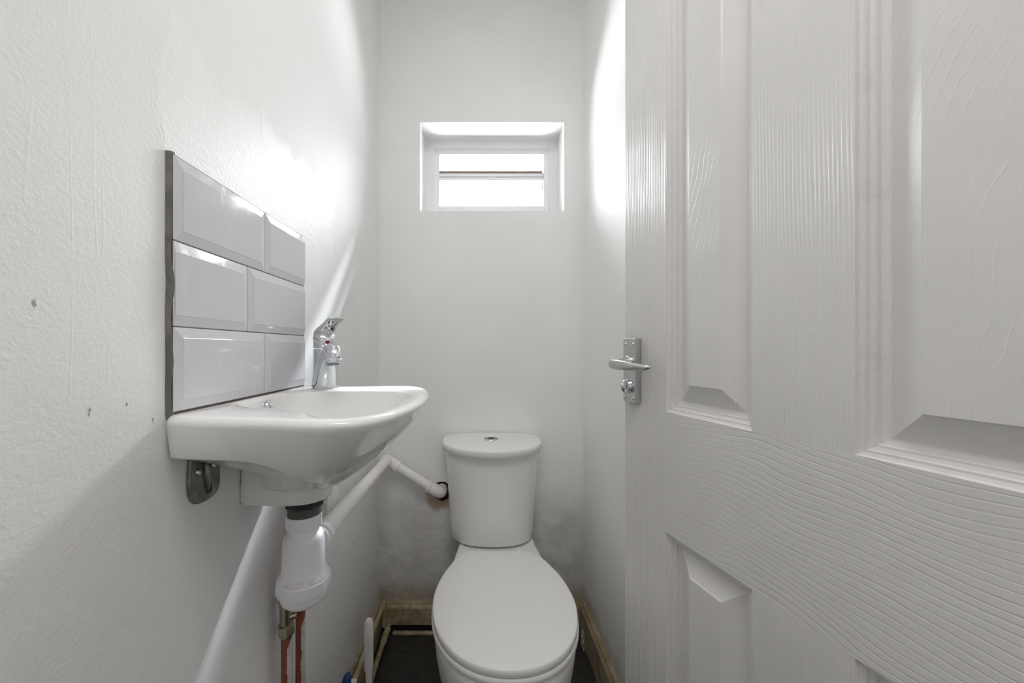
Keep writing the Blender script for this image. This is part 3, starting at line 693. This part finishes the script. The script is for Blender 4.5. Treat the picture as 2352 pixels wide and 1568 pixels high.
# cistern
def dring(w, fr, z, side=1.395, back=1.452, e=2.5, n=64, rb=.012):
    o = []
    for k in range(n+1):
        a = PI*k/n; x = w*(1 if math.cos(a) > 0 else -1)*abs(math.cos(a))**(2/e); y = side-(side-fr)*abs(math.sin(a))**(2/e)
        o.append(Vector((CXc-x, y, z)))
    o += [Vector((CXc+w, back-rb, z)), Vector((CXc+w-rb*.3, back-rb*.3, z)), Vector((CXc+w-rb, back, z)), Vector((CXc-w+rb, back, z)), Vector((CXc-w+rb*.3, back-rb*.3, z)), Vector((CXc-w, back-rb, z))]
    return o
cis = obj('cistern', loft([dring(.140,1.286,.4085), dring(.1455,1.2785,.4095), dring(.1485,1.2755,.414), dring(.1505,1.2725,.45), dring(.1605,1.255,.60), dring(.1685,1.240,.722), dring(.1685,1.240,.726)]), M['ceramic_wc'], wc_, smooth=True, angle=50, origin=to)
cl = obj('cistern_lid', loft([dring(.168,1.236,.7245), dring(.1765,1.2195,.7245,e=2.25), dring(.1790,1.2165,.7262,e=2.25), dring(.1800,1.2150,.742,e=2.25), dring(.1796,1.2158,.7465,e=2.25), dring(.1775,1.2185,.7500,e=2.25), dring(.172,1.226,.7522,e=2.25), dring(.12,1.29,.7555,e=2.25), dring(.05,1.36,.7570)]), M['ceramic_wc'], wc_, smooth=True, angle=60, origin=to)
bc = Vector((CXc-.003, 1.352, .7560))
fb = obj('flush_button', lathe([(.002,-.003),(.0255,-.003),(.0262,.0015),(.0250,.0032),(.0225,.0036),(.0218,.0026),(.0210,.0030),(.002,.0042)], 40, bc), M['chrome_door'], cl, smooth=True, angle=30, origin=to)
gr = [tube([bc+Vector((x*.0215, .0215*math.sqrt(max(0,1-x*x))*0+.003*math.sin(x*3), .0042-.0006*abs(x)*2)) for x in [-1+.1*k for k in range(21)]], .0009, 6)]
gr += [tube([bc+Vector((.010*math.cos(a)+s*0, s*(.008)+.004*math.sin(a), .0040)) for a in [2*PI*k/16 for k in range(17)]], .0007, 6) for s in (-1, 1)]

obj('button_groove', join(*gr), M['slot'], fb, origin=to)

# ------------------------------------------------------------------ OLD PAINTED PIPES along the skirting
t = thing('painted_pipe', 'old cream painted pipe loop along the left skirting, one run above the other', 'pipe', (-.3555, 1.425, 0))
pa = [(-.3555, .81, .004), (-.3555, .81, .132), (-.3555, 1.425, .120), (-.3555, 1.425, .035)]
obj('pipe_run', tube(fillet(pa, .014, 6), .0085, 18), M['pipe_paint'], t, smooth=True, angle=60, origin=t.location)
obj('corner_fitting', join(tube([(-.3555,1.395,.1205),(-.3555,1.418,.120)], .0115, 18), tube([(-.3555,1.425,.118),(-.3555,1.425,.098)], .0115, 18), lathe([(.001,-.012),(.010,-.008),(.0125,0),(.010,.008),(.001,.012)], 18, (-.3555,1.425,.120))), M['pipe_paint'], t, smooth=True, angle=50, origin=t.location)
cp = P(815, 1556, 1.075)
obj('pipe_clip', join(box(-.366, -.345, 1.065, 1.085, .112, .1365), box(-.3665, -.352, 1.067, 1.083, .108, .125)), M['block'], t, origin=t.location, bevel=.003)
pb = [(-.338, 1.00, .004), (-.338, 1.00, .030), (-.340, 1.400, .028), (-.340, 1.440, .028)]
obj('pipe_run', tube(fillet(pb, .016, 6), .0085, 18), M['pipe_paint'], t, smooth=True, angle=60, origin=t.location)
obj('elbow', join(tube([(-.340,1.355,.028),(-.340,1.36,.028),(-.340,1.400,.028)], [.0105,.0118,.0118], 18), lathe([(.001,-.012),(.010,-.008),(.0125,0),(.010,.008),(.001,.012)], 18, (-.339,1.418,.028))), M['pipe_paint'], t, smooth=True, angle=50, origin=t.location)

# ------------------------------------------------------------------ TOILET BRUSH
bd = .955; bt = P(847, 1420, bd)
tbx, tby = bt.x, bd
tbz = thing('toilet_brush', 'white toilet brush standing on the floor left of the toilet', 'toilet brush', (tbx, tby, 0))
hz = bt.z
hr = lambda w, d_, z, n=20: [Vector((tbx+(w*math.cos(2*PI*k/n)), tby+d_*math.sin(2*PI*k/n), z)) for k in range(n)]
obj('handle', loft([hr(.0065,.0065,.10), hr(.0070,.0065,.20), hr(.0082,.007,hz-.135), hr(.0108,.0085,hz-.128), hr(.0115,.0085,hz-.10), hr(.0115,.0085,hz-.047), hr(.0118,.0095,hz-.044), hr(.0118,.0100,hz-.036), hr(.0112,.0090,hz-.033), hr(.0112,.0095,hz-.014), hr(.0100,.009,hz-.006), hr(.0065,.006,hz-.001), hr(.002,.002,hz)]), M['brushw'], tbz, smooth=True, angle=50, origin=tbz.location)
obj('holder', lathe([(.001,.001),(.043,.001),(.045,.006),(.043,.03),(.042,.11),(.044,.125),(.041,.126),(.038,.11),(.038,.02),(.001,.015)], 40, (tbx, tby, 0)), M['brushw'], tbz, smooth=True, angle=40, origin=tbz.location)
obj('bristle_head', lathe([(.008,.03),(.026,.035),(.032,.06),(.030,.09),(.012,.105),(.006,.106)], 30, (tbx, tby, 0)), M['bristle'], tbz, smooth=True, origin=tbz.location)

# ------------------------------------------------------------------ BLUE CLEANER BOTTLE
cd = .85; ct = P(800, 1544, cd); cb = Vector((ct.x-.018, cd, 0))
bt_ = thing('cleaner_bottle', 'blue cleaner bottle with a pointed nozzle beside the left skirting', 'bottle', (cb.x, cb.y, 0))
h = ct.z
rg = []
for r, z, dx in ((.022,.0,0),(.026,.004,0),(.027,.05,0),(.027,h-.14,0),(.024,h-.115,.001),(.017,h-.095,.003),(.0135,h-.075,.006)):
    rg.append([Vector((cb.x+dx+r*math.cos(2*PI*k/28), cb.y+r*.8*math.sin(2*PI*k/28), z)) for k in range(28)])
obj('bottle_body', loft(rg), M['bluep'], bt_, smooth=True, angle=60, origin=bt_.location)
obj('nozzle', tube([(cb.x+.006,cb.y,h-.078),(cb.x+.009,cb.y,h-.05),(cb.x+.013,cb.y,h-.025),(cb.x+.0165,cb.y,h-.008),(cb.x+.018,cb.y,h)], [.0125,.0122,.0112,.0085,.003], 24), M['bluep'], bt_, smooth=True, angle=60, origin=bt_.location)
obj('white_label', tube([(cb.x+.0075,cb.y-.0065,h-.07),(cb.x+.0105,cb.y-.0068,h-.04),(cb.x+.0122,cb.y-.0062,h-.028)], [.0072,.0072,.004], 18), M['brushw'], bt_, smooth=True, origin=bt_.location)

# ------------------------------------------------------------------ COBWEB beside the toilet
q0 = P(1338, 1446, 1.30); q0.x = min(q0.x, XR-.03); V = []
for s in range(6):
    p = Vector(q0) + Vector((random.uniform(-.004,.006), 0, random.uniform(-.01,.01))); pth = [p.copy()]
    for k in range(10):
        p = p + Vector((random.uniform(-.003,.0035), random.uniform(-.004,.004), -.006)); pth.append(p.copy())
    V.append(tube(crom(pth, 3), random.choice((.0006,.0009,.0016)), 6))
o = obj('cobweb', join(*V), M['dust'], origin=q0)
tag(o, 'dusty grey cobweb hanging at the right skirting beside the toilet', 'cobweb'); o['kind'] = 'stuff'

# ------------------------------------------------------------------ LIGHT
w = bpy.data.worlds.new('sky'); SC.world = w; w.use_nodes = True; nt = w.node_tree
class WT(MT):
    def __init__(s): s.t = nt; s._co = None; s._h = None
wt = WT()
gen = wt.n('ShaderNodeTexCoord').outputs['Generated']
sx, sy, sz = wt.n('ShaderNodeSeparateXYZ', {0: gen}).outputs
yc = wt.math('MAXIMUM', sy, .02)
slope = wt.math('DIVIDE', sz, yc); azi = wt.math('DIVIDE', sx, yc)
# thinly veiled sun up to the right of the window, paler haze round it, brighter cloud overhead
SKY, GLOW, OVER, HAZE, SIDE, YARD = 34.0, 16.0, 1700.0, 12.0, 34.0, 20.0
def both(v, a, b, c, d): return wt.math('MULTIPLY', wt.ramp(v, a, b), wt.ramp(v, d, c))
glow = wt.math('MULTIPLY', both(azi, .05, .20, .42, .70), both(slope, .30, .55, .80, 1.0))
over = wt.math('MULTIPLY', both(slope, .98, 1.06, 1.36, 1.50), both(azi, .0, .15, .55, .85))
side = wt.ramp(wt.math('ABSOLUTE', azi), 1.4, 2.0)
yard = wt.ramp(slope, -.05, -.45)
haze = wt.math('MULTIPLY', both(azi, .40, .7, 1.4, 1.8), both(slope, .35, .55, .9, 1.1))
val = wt.math('MULTIPLY', wt.math('MULTIPLY', wt.ramp(slope, -.05, .25, .8, 1.0), wt.ramp(wt.math('ABSOLUTE', azi), .35, .80, 1.0, .24)), SKY)
for f_, k_ in ((glow, GLOW), (over, OVER), (haze, HAZE), (side, SIDE), (yard, YARD)): val = wt.math('ADD', val, wt.math('MULTIPLY', f_, k_))
col = wt.mix(over, (.955,.98,1.0), (.84,.91,1.0))
bg = nt.nodes['Background']; nt.links.new(col, bg.inputs[0]); nt.links.new(val, bg.inputs[1])
def area(name, loc, rot, sx_, sy_, power, col=(1,1,1), portal=False):
    l = bpy.data.lights.new(name, 'AREA'); l.shape = 'RECTANGLE'; l.size = sx_; l.size_y = sy_; l.energy = power; l.color = col
    o = bpy.data.objects.new(name, l); C.objects.link(o); o.location = loc; o.rotation_euler = rot
    if portal: l.cycles.is_portal = True
    return o
area('window_portal', ((WX0+WX1)/2, yo+.08, (WZ0+WZ1)/2), (-PI/2,0,0), .60, .40, 0, portal=True)
HALL = 8.6
area('hall_ceiling_lamp', (.06, -.16, H-.02), (0,0,0), .6, .6, HALL, (1.0,.985,.97))

# ------------------------------------------------------------------ CAMERA
cam = bpy.data.cameras.new('camera'); co = bpy.data.objects.new('camera', cam); C.objects.link(co)
co.location = (0, 0, CAMZ); co.rotation_euler = (PI/2, 0, 0)
cam.sensor_fit = 'HORIZONTAL'; cam.sensor_width = 36; cam.lens = 36*F/2352
cam.shift_x = (1176-1098)/2352; cam.shift_y = (800-784)/2352; cam.clip_start = .02
SC.camera = co
vs = SC.view_settings; vs.view_transform = 'Standard'; vs.look = 'None'; vs.gamma = 1; vs.use_curve_mapping = False
vs.exposure = 0.22
SC.cycles.sample_clamp_indirect = 6; SC.cycles.caustics_reflective = False; SC.cycles.max_bounces = 12; SC.cycles.diffuse_bounces = 8
